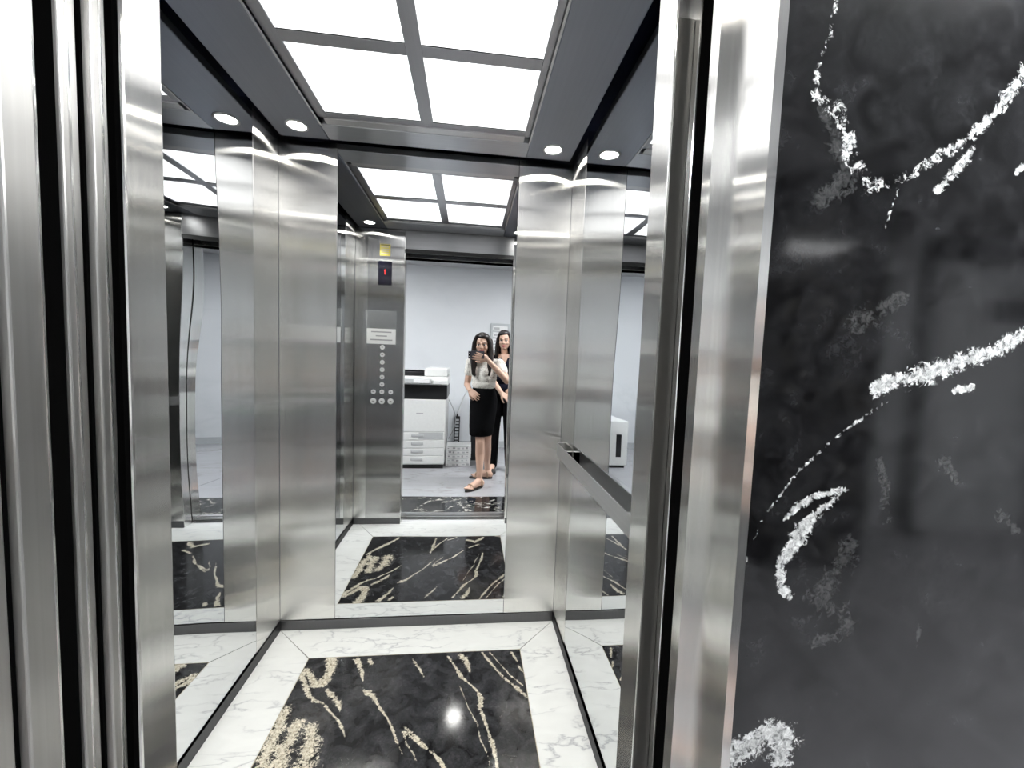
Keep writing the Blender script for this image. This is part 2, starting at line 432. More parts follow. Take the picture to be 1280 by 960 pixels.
HALLV= [[(0.452, 1.834, 0.005), (0.448, 1.79, 0.005), (0.435, 1.749, 0.0056), (0.433, 1.715, 0.0087), (0.448, 1.711, 0.0162), (0.472, 1.694, 0.0149), (0.486, 1.675, 0.0124), (0.492, 1.645, 0.0162), (0.509, 1.626, 0.0162), (0.525, 1.612, 0.0149), (0.557, 1.617, 0.0112), (0.58, 1.627, 0.01), (0.609, 1.645, 0.01), (0.643, 1.669, 0.0112), (0.677, 1.693, 0.0149), (0.71, 1.727, 0.0137), (0.733, 1.766, 0.0211), (0.749, 1.794, 0.0224)], [(0.628, 1.612, 0.01), (0.653, 1.638, 0.0174), (0.677, 1.669, 0.01)], [(0.564, 1.344, 0.0149), (0.606, 1.355, 0.0211), (0.65, 1.365, 0.0236), (0.693, 1.38, 0.0249), (0.743, 1.396, 0.0211), (0.799, 1.427, 0.0187)], [(0.57, 1.616, 0.0031), (0.561, 1.583, 0.0031), (0.553, 1.551, 0.0025)], [(0.621, 1.339, 0.0037), (0.573, 1.315, 0.0037), (0.515, 1.274, 0.0037), (0.459, 1.223, 0.0037), (0.411, 1.158, 0.0031), (0.387, 1.087, 0.0031)], [(0.564, 1.34, 0.0224), (0.589, 1.343, 0.0162)], [(0.536, 1.195, 0.0087), (0.493, 1.189, 0.0137), (0.458, 1.169, 0.01), (0.442, 1.152, 0.005)], [(0.524, 1.186, 0.0112), (0.478, 1.152, 0.0124), (0.468, 1.129, 0.0249), (0.458, 1.112, 0.0149), (0.441, 1.089, 0.0124), (0.444, 1.06, 0.0149), (0.458, 1.042, 0.0124)], [(0.389, 0.798, 0.0311), (0.415, 0.821, 0.0373), (0.445, 0.843, 0.0311), (0.475, 0.823, 0.0373), (0.468, 0.792, 0.0311)], [(0.692, 1.34, 0.01), (0.717, 1.344, 0.01)], [(0.748, 1.646, 0.0087), (0.769, 1.659, 0.0149)]]
HALLF= [[(0.551, 1.116, 0.0187), (0.535, 1.081, 0.0373), (0.508, 1.034, 0.0435), (0.563, 0.996, 0.0311), (0.509, 0.968, 0.0187)], [(0.582, 1.238, 0.0124), (0.604, 1.151, 0.0187)], [(0.79, 1.155, 0.0156), (0.837, 1.124, 0.0156)], [(0.685, 1.239, 0.0187), (0.709, 1.21, 0.0124)], [(0.529, 1.432, 0.0311), (0.587, 1.468, 0.0249)], [(0.435, 1.72, 0.0187), (0.498, 1.615, 0.0311), (0.454, 1.586, 0.0187)], [(0.676, 0.992, 0.0087), (0.673, 0.954, 0.005)]]

# the long drooping vein is fainter along its first stretch (H1 thin)
HALLV = [(1.0, [(x, z, w * 1.15) for x, z, w in HALLV[0][:14]]), HALLV[0][13:], HALLV[1], HALLV[2], (1.0, HALLV[3]), (1.02, HALLV[4])] + HALLV[5:]

# ================================================================== the place
XL, XR = -0.873, 0.473          # car side walls
YB, YF = 1.953, 0.738           # car back wall, inner face of the car front
HC = 2.289                      # underside of the car ceiling
ROOF = 2.46
KICK = 0.048
OX0, OX1 = -0.507, 0.325        # door opening
HEAD = 2.134
YW = 0.4964                     # hall face of the marble wall
HW = -1.95                      # far hall wall
HH = 2.60                       # hall ceiling
MY0, MYL, MYR = 0.97, 1.740, 1.716     # side mirrors from / to
MXL, MXR = -0.618, 0.212        # back mirror

# ---- car floor: mitred white border slabs around one black slab
SX0, SX1, SY0, SY1 = -0.665, 0.274, 0.965, 1.758
floor = struct(box('floor', (XL - .02, .66, -.06), (XR + .02, YB + .02, -.003), 'grout'))
j = 0.0012
def slab(poly):
    B().prism(poly, 2, -0.02, 0.0).build('border_slab', 'marble_white', floor)
FY = 0.664
slab([(XL + j, YB), (XR - j, YB), (SX1 - j, SY1 + 2 * j), (SX0 + j, SY1 + 2 * j)])
slab([(XL, FY + j), (SX0 - 2 * j, SY0 + j), (SX0 - 2 * j, SY1 - j), (XL, YB - j)])
slab([(XR, FY + j), (XR, YB - j), (SX1 + 2 * j, SY1 - j), (SX1 + 2 * j, SY0 + j)])
slab([(XL + j, FY), (SX0 + j, SY0 - 2 * j), (SX1 - j, SY0 - 2 * j), (XR - j, FY)])
vein_slab('center_slab', 'marble_slab', SX0, SX1, SY0, SY1, 0.0035,
          lambda u, v: (u, v, 0.0), lambda u, v: (u, v, -0.02), SLAB, [], floor)
jb = B()
for lo, hi in (((SX0 - .0025, SY0 - .0025), (SX1 + .0025, SY0)), ((SX0 - .0025, SY1), (SX1 + .0025, SY1 + .0025)),
               ((SX0 - .0025, SY0), (SX0, SY1)), ((SX1, SY0), (SX1 + .0025, SY1))):
    jb.box((*lo, -0.015), (*hi, 0.0003))
jb.build('joint_strip', 'brass_joint', floor)

# ---- car walls: backing, steel panels, mirror panels
def wall(name, lo, hi):
    return struct(box(name, lo, hi, 'void_dark'))
G = 0.0008
wall_back = wall('wall_back', (XL - .06, YB + .012, 0), (XR + .06, YB + .05, ROOF))
box('steel_panel', (XL, YB, .0), (MXL - G, YB + .012, ROOF), 'steel', wall_back, .0012)
box('steel_panel', (MXR + G, YB, .0), (XR, YB + .012, ROOF), 'steel', wall_back, .0012)
box('mirror_panel', (MXL + G, YB + .001, .0), (MXR - G, YB + .012, ROOF), 'mirror', wall_back)
wall_left = wall('wall_left', (XL - .05, YF - .07, 0), (XL - .012, YB + .012, ROOF))
box('steel_panel', (XL - .012, MYL + G, .0), (XL, YB, ROOF), 'steel', wall_left, .0012)
box('mirror_panel', (XL - .012, MY0 + G, .0), (XL - .001, MYL - G, ROOF), 'mirror_side', wall_left)
box('steel_panel', (XL - .012, YF, .0), (XL, MY0 - G, ROOF), 'steel', wall_left, .0012)
wall_right = wall('wall_right', (XR + .012, YF - .07, 0), (XR + .05, YB + .012, ROOF))
box('steel_panel', (XR, MYR + G, .0), (XR + .012, YB, ROOF), 'steel', wall_right, .0012)
box('mirror_panel', (XR + .001, MY0 + G, .0), (XR + .012, MYR - G, ROOF), 'mirror_side', wall_right)
box('steel_panel', (XR, YF, .0), (XR + .012, MY0 - G, ROOF), 'steel', wall_right, .0012)
# car front: return panels and header round the opening
wall_front = struct(box('wall_front', (OX0 - .002, .672, HEAD), (OX1 + .002, YF, ROOF), 'steel_header', None, .002))
struct(box('wall_front_left', (XL, .660, 0), (OX0, YF, ROOF), 'steel_jamb', None, .004, 2))
struct(box('wall_front_right', (OX1, .6665, 0), (XR, YF, ROOF), 'steel_jamb', None, .0025, 2))
box('header_strip', (OX0, .725, HEAD - .012), (OX1, YF + .006, HEAD + .016), 'rubber_black', wall_front)
# kick strips
K = .005
struct(box('baseboard_back', (XL + K, YB - K, 0), (XR - K, YB + .004, KICK), 'steel_kick', None, .001))
struct(box('baseboard_left', (XL - .004, YF, 0), (XL + K, YB, KICK), 'steel_kick', None, .001))
struct(box('baseboard_right', (XR - K, YF, 0), (XR + .004, YB, KICK), 'steel_kick', None, .001))
struct(box('baseboard_front_left', (XL + K, YF - .002, 0), (OX0 - .004, YF + K, KICK), 'steel_kick', None, .001))
struct(box('baseboard_front_right', (OX1 + .004, YF - .002, 0), (XR - K, YF + K, KICK), 'steel_kick', None, .001))

# ---- car ceiling: floating bands around the light opening, a dark gap to the walls
CX0, CX1, CY0, CY1 = -0.640, 0.238, 0.905, 1.790
GS, GB = 0.028, 0.042
ceiling = struct(box('ceiling', (XL - .05, YF - .075, ROOF), (XR + .05, YB + .05, ROOF + .04), 'void_dark'))
box('side_band', (XL + GS, YF + .012, HC), (CX0, YB - GB, HC + .03), 'ceiling_dark', ceiling, .004, 2)
box('side_band', (CX1, YF + .012, HC), (XR - GS, YB - GB, HC + .03), 'ceiling_dark', ceiling, .004, 2)
box('end_band', (CX0 + .001, CY1, HC + .001), (CX1 - .001, YB - GB, HC + .03), 'ceiling_band', ceiling, .002)
box('end_band', (CX0 + .001, YF + .012, HC + .001), (CX1 - .001, CY0, HC + .03), 'ceiling_band', ceiling, .002)

# ---- light box: four frosted panes in a grey grid
GX0, GX1, GY0, GY1 = -0.594, 0.206, 0.953, 1.720
BX0, BX1, BY0, BY1 = -0.222, -0.172, 1.312, 1.360
cl = thing('ceiling_light', (-.197, 1.336, 2.302), 'large square ceiling light with four glowing frosted panes in a grey grid', 'ceiling light')
fr = B()
z0, z1 = 2.299, 2.312
for lo, hi in (((CX0, GY0 - .03), (GX0, GY1 + .03)), ((GX1, GY0 - .03), (CX1, GY1 + .03)),
               ((GX0, GY1), (GX1, GY1 + .03)), ((GX0, GY0 - .03), (GX1, GY0))):
    fr.box((*lo, z0), (*hi, z1), .0015)
fr.build('frame', 'light_frame', cl)
box('bar', (BX0, GY0, z0 - .001), (BX1, GY1, z1), 'light_frame', cl, .0015)
box('bar', (GX0, BY0, z0), (BX0, BY1, z1), 'light_frame', cl, .0015)
box('bar', (BX1, BY0, z0), (GX1, BY1, z1), 'light_frame', cl, .0015)
box('edge_strip', (CX0 + .03, GY1 + .030, HC + .004), (CX1 - .03, CY1, HC + .012), 'light_lip', cl, .001)
box('edge_strip', (CX0 + .03, CY0, HC + .004), (CX1 - .03, GY0 - .030, HC + .012), 'light_lip', cl, .001)
box('side_lip', (CX0, CY0, HC - .001), (CX0 + .008, CY1, HC + .012), 'light_lip', cl, .001)
box('side_lip', (CX1 - .008, CY0, HC - .001), (CX1, CY1, HC + .012), 'light_lip', cl, .001)
for x0, x1 in ((GX0, BX0), (BX1, GX1)):
    for y0, y1 in ((GY0, BY0), (BY1, GY1)):
        box('pane', (x0 - .004, y0 - .004, z0 + .005), (x1 + .004, y1 + .004, z0 + .010), 'pane_glow', cl)
box('housing', (CX0 + .004, CY0 + .004, z1 + .002), (CX1 - .004, CY1 - .004, z1 + .06), 'light_frame', cl)

def downlight(x, y, z, r, label, glow, group):
    t = thing('downlight', (x, y, z), label, 'light', group)
    ring = B()
    n = 28; prof = [(r * 1.28, 0.0), (r * 1.28, -.003), (r * 1.04, -.004), (r * 1.0, 0.0)]
    rows = [[ring.bm.verts.new((x + a * math.cos(2 * math.pi * k / n), y + a * math.sin(2 * math.pi * k / n), z + b)) for k in range(n)] for a, b in prof]
    for a, b in zip(rows, rows[1:]):
        for k in range(n): ring.bm.faces.new((a[k], a[(k + 1) % n], b[(k + 1) % n], b[k]))
    ring.build('ring', 'light_lip', t, True)
    B().cyl((x, y, z - .0005), (x, y, z - .0025), r, r * .96, 28).build('lens', glow, t)
    return t
for x, xt in ((-0.738, 'on the control panel side'), (0.345, 'on the handrail side')):
    for y, yt in ((1.815, 'back ceiling corner'), (0.875, 'front ceiling corner')):
        dl = downlight(x, y, HC, .035, 'small downlight in the %s, %s' % (yt, xt), 'spot_glow', 'downlights in the car ceiling')
        ld = bpy.data.lights.new('downlight_beam', 'SPOT'); ld.energy = BEAM_WATT; ld.color = (1.0, .985, .94)
        ld.spot_size = math.radians(104); ld.spot_blend = 1.0; ld.shadow_soft_size = .03
        lo = bpy.data.objects.new('downlight_beam', ld); COL.objects.link(lo)
        lo.location = (x, y, HC - .036)
        lo.parent = dl; lo.matrix_parent_inverse = wm(dl).inverted()

# ---- sills
sill = struct(B().box((OX0 - .02, .614, -.04), (OX1 + .02, .660, -.001), .001).build('trim_1', 'sill_metal'))
for k in range(2):
    box('sill_groove', (OX0, .624 + .016 * k, -.002), (OX1, .630 + .016 * k, .0002), 'rubber_black', sill)
sill2 = struct(B().box((OX0 - .04, YW - .005, -.04), (OX1 + .05, .590, -.001), .001).build('trim_2', 'sill_metal'))
for k in range(2):
    box('sill_groove', (OX0 - .03, .532 + .030 * k, -.002), (OX1 + .04, .541 + .030 * k, .0002), 'rubber_black', sill2)

# ---- car doors, slid open into the pocket on the left (only their edges show)
def leaf(name, x1, y0, y1, ridge):
    d = struct(B().box((x1 - .43, y0, .006), (x1, y1, 2.17), .0025, 2).build(name, 'steel_door'))
    if ridge:
        box('edge_channel', (x1 - .001, y0 + ridge[0], .006), (x1 + .0012, y0 + ridge[1], 2.16), 'steel_jamb', d, .0005)
    return d
leaf('door_1', -.519, .6265, .6500, (.012, .016))
leaf('door_2', -.531, .5965, .6205, (.009, .013))
leaf('door_3', -.536, .5315, .5720, (.036, .0395))
leaf('door_4', -.547, .5000, .5260, None)
struct(box('gap_shade_10', (-.90, .5262, 0), (-.548, .5312, 2.17), 'shade_black'))  # black strip standing in for shade between the landing leaves
struct(box('gap_shade_11', (-.90, .6503, 0), (-.5105, .6598, 2.17), 'shade_black'))  # black strip standing in for shade between car leaf and return panel
# strike side of the car door: sensor strip in front of the return panel
st = tag(B().box((OX1 + .0005, .6625, .004), (.3540, .6665, 1.93), .0008).build('door_sensor_strip', 'sensor_strip'),
         'tall dark grey door sensor strip on the strike side of the car door', 'sensor strip')
struct(box('trim_3', (.3545, .647, 0), (.400, .668, 2.17), 'steel_jamb', None, .0012))
# black boxes standing in for the deep shade of the door gaps
struct(box('gap_shade_7', (-.90, .5730, 0), (-.5365, .5958, 2.17), 'shade_black'))
struct(box('gap_shade_8', (.3575, .6120, 0), (.43, .6468, 2.17), 'shade_black'))
struct(box('gap_shade_9', (-.90, .6212, 0), (-.529, .6260, 2.17), 'shade_black'))
# ---- landing frame: stepped steel jamb, header
jr = [(.3545, .611), (.3545, .588), (.3757, .588), (.3757, YW), (.386, YW - .004), (.386, .505), (.44, .505), (.44, .611)]
struct(B().prism(jr, 2, 0, 2.19).build('trim_4', 'steel_jamb'))
jl = [(-.560, YW - .004), (-.549, YW - .004), (-.549, .4990), (-.560, .4990)]
struct(B().prism(jl, 2, 0, 2.19).build('trim_5', 'steel_jamb'))
struct(box('trim_6', (-.549, YW - .004, 2.12), (.3757, .588, 2.19), 'steel_jamb', None, .0015))
# shaft behind the door gaps
struct(box('wall_shaft_left', (-1.06, .50, -.05), (-1.02, .74, 2.6), 'void_dark'))
struct(box('wall_shaft_right', (.46, .528, -.05), (.50, .668, 2.6), 'void_dark'))
struct(box('wall_shaft_top', (-1.02, .528, 2.20), (.46, .660, 2.24), 'void_dark'))

# ---- hall: black marble wall with the lift doorway
wall_hall = struct(box('wall_hall', (-3.2, YW + .022, 2.62), (5.3, YW + .06, 2.66), 'void_dark'))
vein_slab('cladding_slab', 'marble_cladding', .387, 1.30, 0.0, 2.60, 0.004,
          lambda u, v: (u, YW, v), lambda u, v: (u, YW + .022, v), HALLV, HALLF, wall_hall)
for x0, x1 in ((1.302, 2.30), (2.302, 3.30), (3.302, 4.30), (4.302, 5.3), (-1.56, -.561), (-2.56, -1.562), (-3.2, -2.562)):
    box('cladding_slab', (x0, YW, 0), (x1, YW + .022, 2.60), 'marble_black', wall_hall, .001)
box('cladding_slab', (-.560, YW, 2.191), (.386, YW + .022, 2.60), 'marble_black', wall_hall, .001)
# hall floor
hf = struct(box('floor_hall', (-3.2, HW, -.06), (5.3, YW, -.021), 'grout'))
box('threshold_slab', (-.78, .113, -.02), (.62, YW - .006, 0), 'marble_black', hf)
xs = [-3.2, -2.4, -1.6, -.8, 0.0, .8, 1.6, 2.4, 3.2, 4.0, 4.8, 5.3]
ys = [HW, -1.55, -.75, .111]
for a, b in zip(xs, xs[1:]):
    for c, d in zip(ys, ys[1:]):
        box('floor_tile', (a + .0012, c + .0012, -.02), (b - .0012, d - .0012, 0), 'hall_floor_stone', hf)
for a, b in ((-3.2, -.782), (.622, 5.3)):
    box('floor_tile', (a, .1125, -.02), (b, YW - .001, 0), 'hall_floor_stone', hf)
struct(box('wall_hall_far', (-3.2, HW - .1, 0), (5.3, HW, HH), 'hall_wall_stone'))
struct(box('baseboard_hall', (-3.2, HW, 0), (1.99, HW + .012, .09), 'plastic_grey'))
struct(box('wall_hall_left', (-3.3, HW - .1, 0), (-3.2, YW + .022, HH), 'white_paint'))
struct(box('wall_hall_right', (5.3, HW - .1, 0), (5.4, YW + .022, HH), 'white_paint'))
struct(box('ceiling_hall', (-3.3, HW - .1, HH), (5.4, YW + .06, HH + .05), 'hall_ceiling'))
# black clad pillar and a dark framed door far along the hall (mirrored in the polished cladding)
struct(box('wall_pillar', (1.99, HW, 0), (2.74, -1.40, HH), 'marble_black'))
dr = struct(box('door_5', (3.66, HW, 0), (4.9, HW + .02, 2.42), 'white_paint'))
for lo, hi in (((3.62, 0), (3.76, 2.46)), ((4.85, 0), (4.95, 2.46)), ((3.76, 2.28), (4.85, 2.46)), ((4.30, 1.80), (4.85, 1.98))):
    box('frame_bar', (lo[0], HW, lo[1]), (hi[0], HW + .05, hi[1]), 'dark_frame', dr, .003)
# hall lights: the downlight, then unseen panels added to brighten the hall
downlight(-.055, -.23, HH, .075, 'round hall downlight above the doorway, mirrored in the black slab', 'hall_spot_glow', None)
for x, xt in ((-1.6, 'on the copier side of the lift doorway'), (1.3, 'between the lift doorway and the black pillar'), (3.4, 'near the dark framed door')):
    t = thing('hall_fill_light', (x, .06, HH), 'unseen white fill panel added in the hall ceiling ' + xt, 'ceiling light', 'added hall fill panels')
    B().box((x - .42, -.14, HH - .012), (x + .42, .28, HH - .001)).build('frame', 'white_paint', t)
    box('panel', (x - .40, -.12, HH - .016), (x + .40, .26, HH - .0125), 'hall_fill_glow', t)

# ================================================================== things in the car
# handrail: one flat bar standing off the mirror, its ends bent round to the wall
RXF, RY0, RY1, RZ0, RZ1 = .4365, .86, 1.902, .891, .954
hr = thing('handrail', (.455, 1.38, RZ0), 'flat brushed steel handrail with rounded ends on the mirrored side wall', 'handrail')
def rail_path(off):
    r = XR - RXF; pts = []
    for k in range(9):
        a = math.pi / 2 * k / 8
        pts.append((XR - (r - off) * math.sin(a), RY1 - r + (r - off) * math.cos(a)))
    for k in range(9):
        a = math.pi / 2 * k / 8
        pts.append((XR - (r - off) * math.cos(a), RY0 + r - (r - off) * math.sin(a)))
    return pts
b = B(); ch = .0016
SEC = [(0, RZ0 + ch), (0, RZ1 - ch), (ch, RZ1), (.005 - ch, RZ1), (.005, RZ1 - ch), (.005, RZ0 + ch), (.005 - ch, RZ0), (ch, RZ0)]
rings = [[b.bm.verts.new((*q, z)) for q in rail_path(off)] for off, z in SEC]
n = len(rings[0])
for i in range(len(SEC)):
    A_, C_ = rings[i], rings[(i + 1) % len(SEC)]
    for k in range(n - 1): b.bm.faces.new((A_[k], A_[k + 1], C_[k + 1], C_[k]))
for k in (0, n - 1): b.bm.faces.new([r_[k] for r_ in rings])
b.build('bar', 'steel_rail', hr)
for y in (1.727, 1.02):
    box('bracket', (RXF + .0035, y - .010, RZ0 + .004), (XR - .001, y + .010, RZ1 - .003), 'steel_rail', hr, .0015)

# control panel on the front return (seen in the back mirror)
cp = thing('control_panel', (-.64, YF, 0), 'tall brushed steel lift control panel with round buttons and a black display', 'control panel')
PX0, PX1 = -.778, -.512
box('plate', (PX0, YF, KICK + .004), (PX1, YF + .003, 2.275), 'steel_plate', cp, .0008)
YP = YF + .003
ds = box('display', (-.702, YP, 1.868), (-.603, YP + .004, 2.047), 'display_black', cp, .001)
ar = B()
ar.prism([(-.652, 1.988), (-.644, 1.975), (-.649, 1.975), (-.649, 1.948), (-.655, 1.948), (-.655, 1.975), (-.660, 1.975)], 1, YP + .004, YP + .0045)
ar.build('arrow_mark', 'red_led', ds)
def add_button(x, z, r):
    o = B().cyl((x, YP, z), (x, YP + .003, z), r * 1.15, r * 1.12, 20).build('button', 'button_steel', cp)
    B().cyl((x, YP + .003, z), (x, YP + .0045, z), r * .88, r * .82, 20).build('cap', 'button_steel', o)
    box('mark', (x - r * .42, YP + .0045, z - r * .13), (x + r * .42, YP + .0049, z + r * .13), 'print_dark', o)
for k in range(6):
    add_button(-.666, 1.400 - .0575 * k, .0155)
for x in (-.729, -.666, -.599):
    add_button(x, 1.055, .0155); add_button(x, .983, .0195)
sk = thing('warning_sticker', (-.653, YP, 2.09), 'small yellow printed sticker above the black lift display', 'sticker')
box('sheet', (-.692, YP, 2.088), (-.615, YP + .0006, 2.176), 'sticker_yellow', sk)
for k in range(4):
    box('print_line', (-.684, YP + .0006, 2.150 - .016 * k), (-.628 + .006 * (k % 2), YP + .0009, 2.156 - .016 * k), 'print_grey', sk)
box('print_bar', (-.688, YP + .0006, 2.166), (-.619, YP + .0009, 2.172), 'print_dark', sk)
nt_ = thing('notice', (-.671, YP, 1.42), 'white printed notice in a clear holder on the lift control panel', 'notice')
box('holder', (-.789, YP, 1.418), (-.563, YP + .003, 1.676), 'acrylic', nt_, .001)
box('sheet', (-.780, YP + .003, 1.424), (-.567, YP + .0038, 1.540), 'paper', nt_)
for k, (a, c) in enumerate(((.75, .0), (.42, .0), (.82, .0))):
    zc = 1.516 - .030 * k
    box('print_line', (-.6735 - .10 * a, YP + .0038, zc - .005), (-.6735 + .10 * a, YP + .0041, zc + .004), 'print_grey', nt_)

# ================================================================== things in the hall
# copier
pr = thing('copier', (-.555, -1.13, 0), 'white office copier with black paper output bay and drawers, by the hall wall', 'copier')
x0, x1, y0, y1 = -.850, -.262, -1.45, -.830
box('body', (x0, y0, .05), (x1, y1, .83), 'printer_white', pr, .008, 2)
box('base', (x0 + .01, y0 + .02, 0), (x1 - .01, y1 - .02, .05), 'printer_black', pr)
zz = [.06, .155, .25, .345, .44]
for k in range(4):
    d = box('drawer', (x0 + .006, y1 - .01, zz[k] + .003), (x1 - .006, y1 + .012, zz[k + 1] - .003), 'printer_white', pr, .004)
    B().box((x0 + .205, y1 + .010, zz[k] + .040), (x0 + .345, y1 + .018, zz[k] + .072), .004).build('handle', 'printer_grey', d)
box('front_door', (x0 + .006, y1 - .01, .445), (x1 - .006, y1 + .010, .825), 'printer_white', pr, .005)
box('logo_mark', (x0 + .25, y1 + .010, .66), (x0 + .33, y1 + .0105, .668), 'print_grey', pr)
box('side_tray', (x1 - .30, y1 + .010, .36), (x1 - .02, y1 + .014, .44), 'printer_grey', pr, .002)
ob_ = box('output_bay', (x0 + .03, y0 + .04, .83), (x1 + .01, y1 + .01, 1.00), 'printer_black', pr, .012, 2)
box('bay_column', (x0, y0, .83), (x0 + .06, y1 - .02, 1.00), 'printer_white', pr, .004)
box('scanner', (x0, y0, 1.00), (x1 + .02, y1 + .02, 1.095), 'printer_white', pr, .010, 2)
box('touch_panel', (x0 + .10, y1 + .018, 1.015), (x1 - .17, y1 + .075, 1.072), 'printer_grey', pr, .006)
box('touch_screen', (x0 + .22, y1 + .074, 1.024), (x1 - .19, y1 + .077, 1.064), 'paper', pr)
box('key_block', (x1 - .15, y1 + .018, 1.010), (x1 + .015, y1 + .060, 1.060), 'printer_white', pr, .005)
box('feeder', (x1 - .26, y0 + .03, 1.097), (x1 + .005, y1 - .02, 1.195), 'printer_white', pr, .02, 3)
box('feed_tray', (x0 + .03, y0 + .05, 1.097), (x1 - .26, y1 - .06, 1.150), 'printer_black', pr, .01, 2)
B().prism([(y0 + .07, 1.150), (y1 - .08, 1.165), (y1 - .08, 1.175), (y0 + .07, 1.160)], 0, x0 + .04, x1 - .25).build('tray_lid', 'printer_grey', pr)
dk = box('side_deck', (-1.07, -1.40, .03), (-.858, -.86, .60), 'printer_white', pr, .01, 2)
box('deck_window', (-1.00, -.86, .14), (-.945, -.857, .43), 'printer_black', dk)
box('deck_foot', (-1.05, -1.38, 0), (-.88, -.88, .03), 'printer_black', dk)
pts = []
for k in range(15):
    t = k / 14.0
    pts.append((x1 + .02 + .085 * math.sin(math.pi * t), y1 - .25 - .28 * t, .80 - .55 * t))
B().tube(pts, .006).build('power_cord', 'printer_grey', pr)
# reams of paper
for k in range(5):
    dx = random.uniform(-.006, .006)
    r = thing('paper_ream', (-.10 + dx, -1.05, .050 * k), 'wrapped copier paper ream, %s the stack beside the copier' % ('bottom of', 'second from the bottom of', 'middle one of', 'second from the top of', 'topmost of')[k], 'paper ream', 'paper reams beside the copier')
    a = B().box((-.245 + dx, -1.15, .050 * k + .0005), (.052 + dx, -.94, .050 * k + .0495), .004, 2).build('wrap', 'paper', r)
    for q in range(5):
        u = -.232 + .056 * q + dx + random.uniform(0, .015)
        box('print_block', (u, -.94, .050 * k + random.uniform(.006, .014)), (u + random.uniform(.015, .038), -.9393, .050 * k + random.uniform(.022, .032)), random.choice(('print_grey', 'plastic_grey')), r)
    box('print_strip', (-.225 + dx, -.94, .050 * k + .034), (.02 + dx, -.9394, .050 * k + .040), 'plastic_grey', r)
# power strip on the wall with its cord
ps = thing('power_strip', (-.155, HW + .013, .04), 'black multi socket power strip standing against the white hall wall', 'power strip')
box('case', (-.195, HW + .013, .055), (-.115, HW + .055, .465), 'printer_black', ps, .008, 2)
for k in range(8):
    box('socket', (-.180, HW + .055, .075 + .046 * k), (-.130, HW + .0575, .104 + .046 * k), 'plastic_grey', ps, .002)
B().cyl((-.155, HW + .034, .465), (-.155, HW + .034, .50), .014, .009, 12).build('cord_grip', 'printer_black', ps)
cd = [(-.155, HW + .034, .50), (-.13, HW + .030, .58), (-.08, HW + .02, .72), (-.02, HW + .014, .86), (.03, HW + .012, .99), (.05, HW + .012, 1.05)]
B().tube(cd, .007).build('power_cord', 'cable_white', ps)
box('wall_plug', (.015, HW, 1.03), (.085, HW + .03, 1.11), 'cable_white', ps, .005)
# waste bin
wb = thing('waste_bin', (.18, -1.33, 0), 'dark waste bin with a blue rim standing by the hall wall', 'bin')
B().prism([(.055, 0), (.305, 0), (.325, .50), (.035, .50)], 1, -1.50, -1.20).build('tub', 'bin_dark', wb)
box('rim', (.028, -1.51, .50), (.332, -1.19, .575), 'bin_blue', wb, .01, 2)
box('lid', (.040, -1.50, .575), (.320, -1.20, .61), 'bin_green', wb, .012, 2)
# switch board on the wall
sb = thing('switch_board', (.43, HW, 1.42), 'grey plate with stacked switches on the white hall wall', 'switch board')
box('plate', (.295, HW, 1.42), (.575, HW + .03, 1.84), 'plastic_grey', sb, .006, 2)
for k in range(4):
    s_ = box('switch_plate', (.325, HW + .03, 1.455 + .092 * k), (.545, HW + .040, 1.527 + .092 * k), 'paper', sb, .004)
    box('rocker', (.345, HW + .040, 1.475 + .092 * k), (.425, HW + .046, 1.507 + .092 * k), 'printer_grey', s_, .003)

# ================================================================== people
def V(*a): return Vector(a)
def rotz(a): return Matrix.Rotation(a, 4, 'Z')

def hand(b, wrist, direction, palm_n, curl, r=1.0, spread=0.16, thumb_side=1, nails=None):
    """palm and five bent fingers added to the body's shape; direction = where fingers point, palm_n = out of the palm"""
    d = Vector(direction).normalized(); n = Vector(palm_n); n = (n - d * n.dot(d)).normalized()
    s = d.cross(n) * thumb_side
    w = Vector(wrist)
    knuck = []
    for k, off in enumerate((.030, .010, -.010, -.029)):
        kn = w + d * (.082 - .004 * abs(k - 1)) * r + s * off * r
        b.capsule(w + s * off * .6 * r, .0135 * r, kn, .0105 * r)
        knuck.append(kn)
    for k, (kn, L) in enumerate(zip(knuck, (.070, .078, .072, .056))):
        a = (1.2 - k * .8) * spread * .5
        dd = (d + s * a).normalized()
        p = kn; ang = 0.0
        for q, (fl, rr) in enumerate(((.45, .0085), (.30, .0078), (.25, .0070))):
            ang += curl[q] if isinstance(curl, (list, tuple)) else curl
            e = p + (dd * math.cos(ang) + n * math.sin(ang)) * L * fl * r
            b.capsule(p, .0092 * r if q == 0 else rr * 1.06 * r, e, rr * r)
            p = e
    t0 = w + d * .022 * r + s * .022 * r
    t1 = t0 + (d * .55 + s * .75 + n * .25).normalized() * .036 * r
    t2 = t1 + (d * .85 + s * .25 + n * .45).normalized() * .030 * r
    t3 = t2 + (d * .80 + n * .60).normalized() * .024 * r
    b.chain([t0, t1, t2, t3], [.0150 * r, .0115 * r, .0098 * r, .0082 * r])

def foot(b, ankle, toe):
    ankle, toe = Vector(ankle), Vector(toe)
    d = toe - ankle; d.z = 0; d.normalize(); s = Vector((-d.y, d.x, 0))
    heel = ankle - d * .035; heel.z = .045
    b.capsule(ankle, .036, heel, .032)
    mid = ankle + d * .075; mid.z = .052
    b.capsule(ankle, .036, mid, .031)
    b.capsule(heel, .030, mid - V(0, 0, .012), .030)
    ball = ankle + d * .125; ball.z = .036
    for o, rr in ((.022, .021), (-.018, .020)):
        b.capsule(mid, .028, ball + s * o, rr)
    for k in range(5):
        t = ball + s * (.032 - .0155 * k); t.z = .031
        b.capsule(t, .0125, t + d * (.048 - .006 * k) - V(0, 0, .003), .0085 if k else .0105)
    return d, s, heel, ball

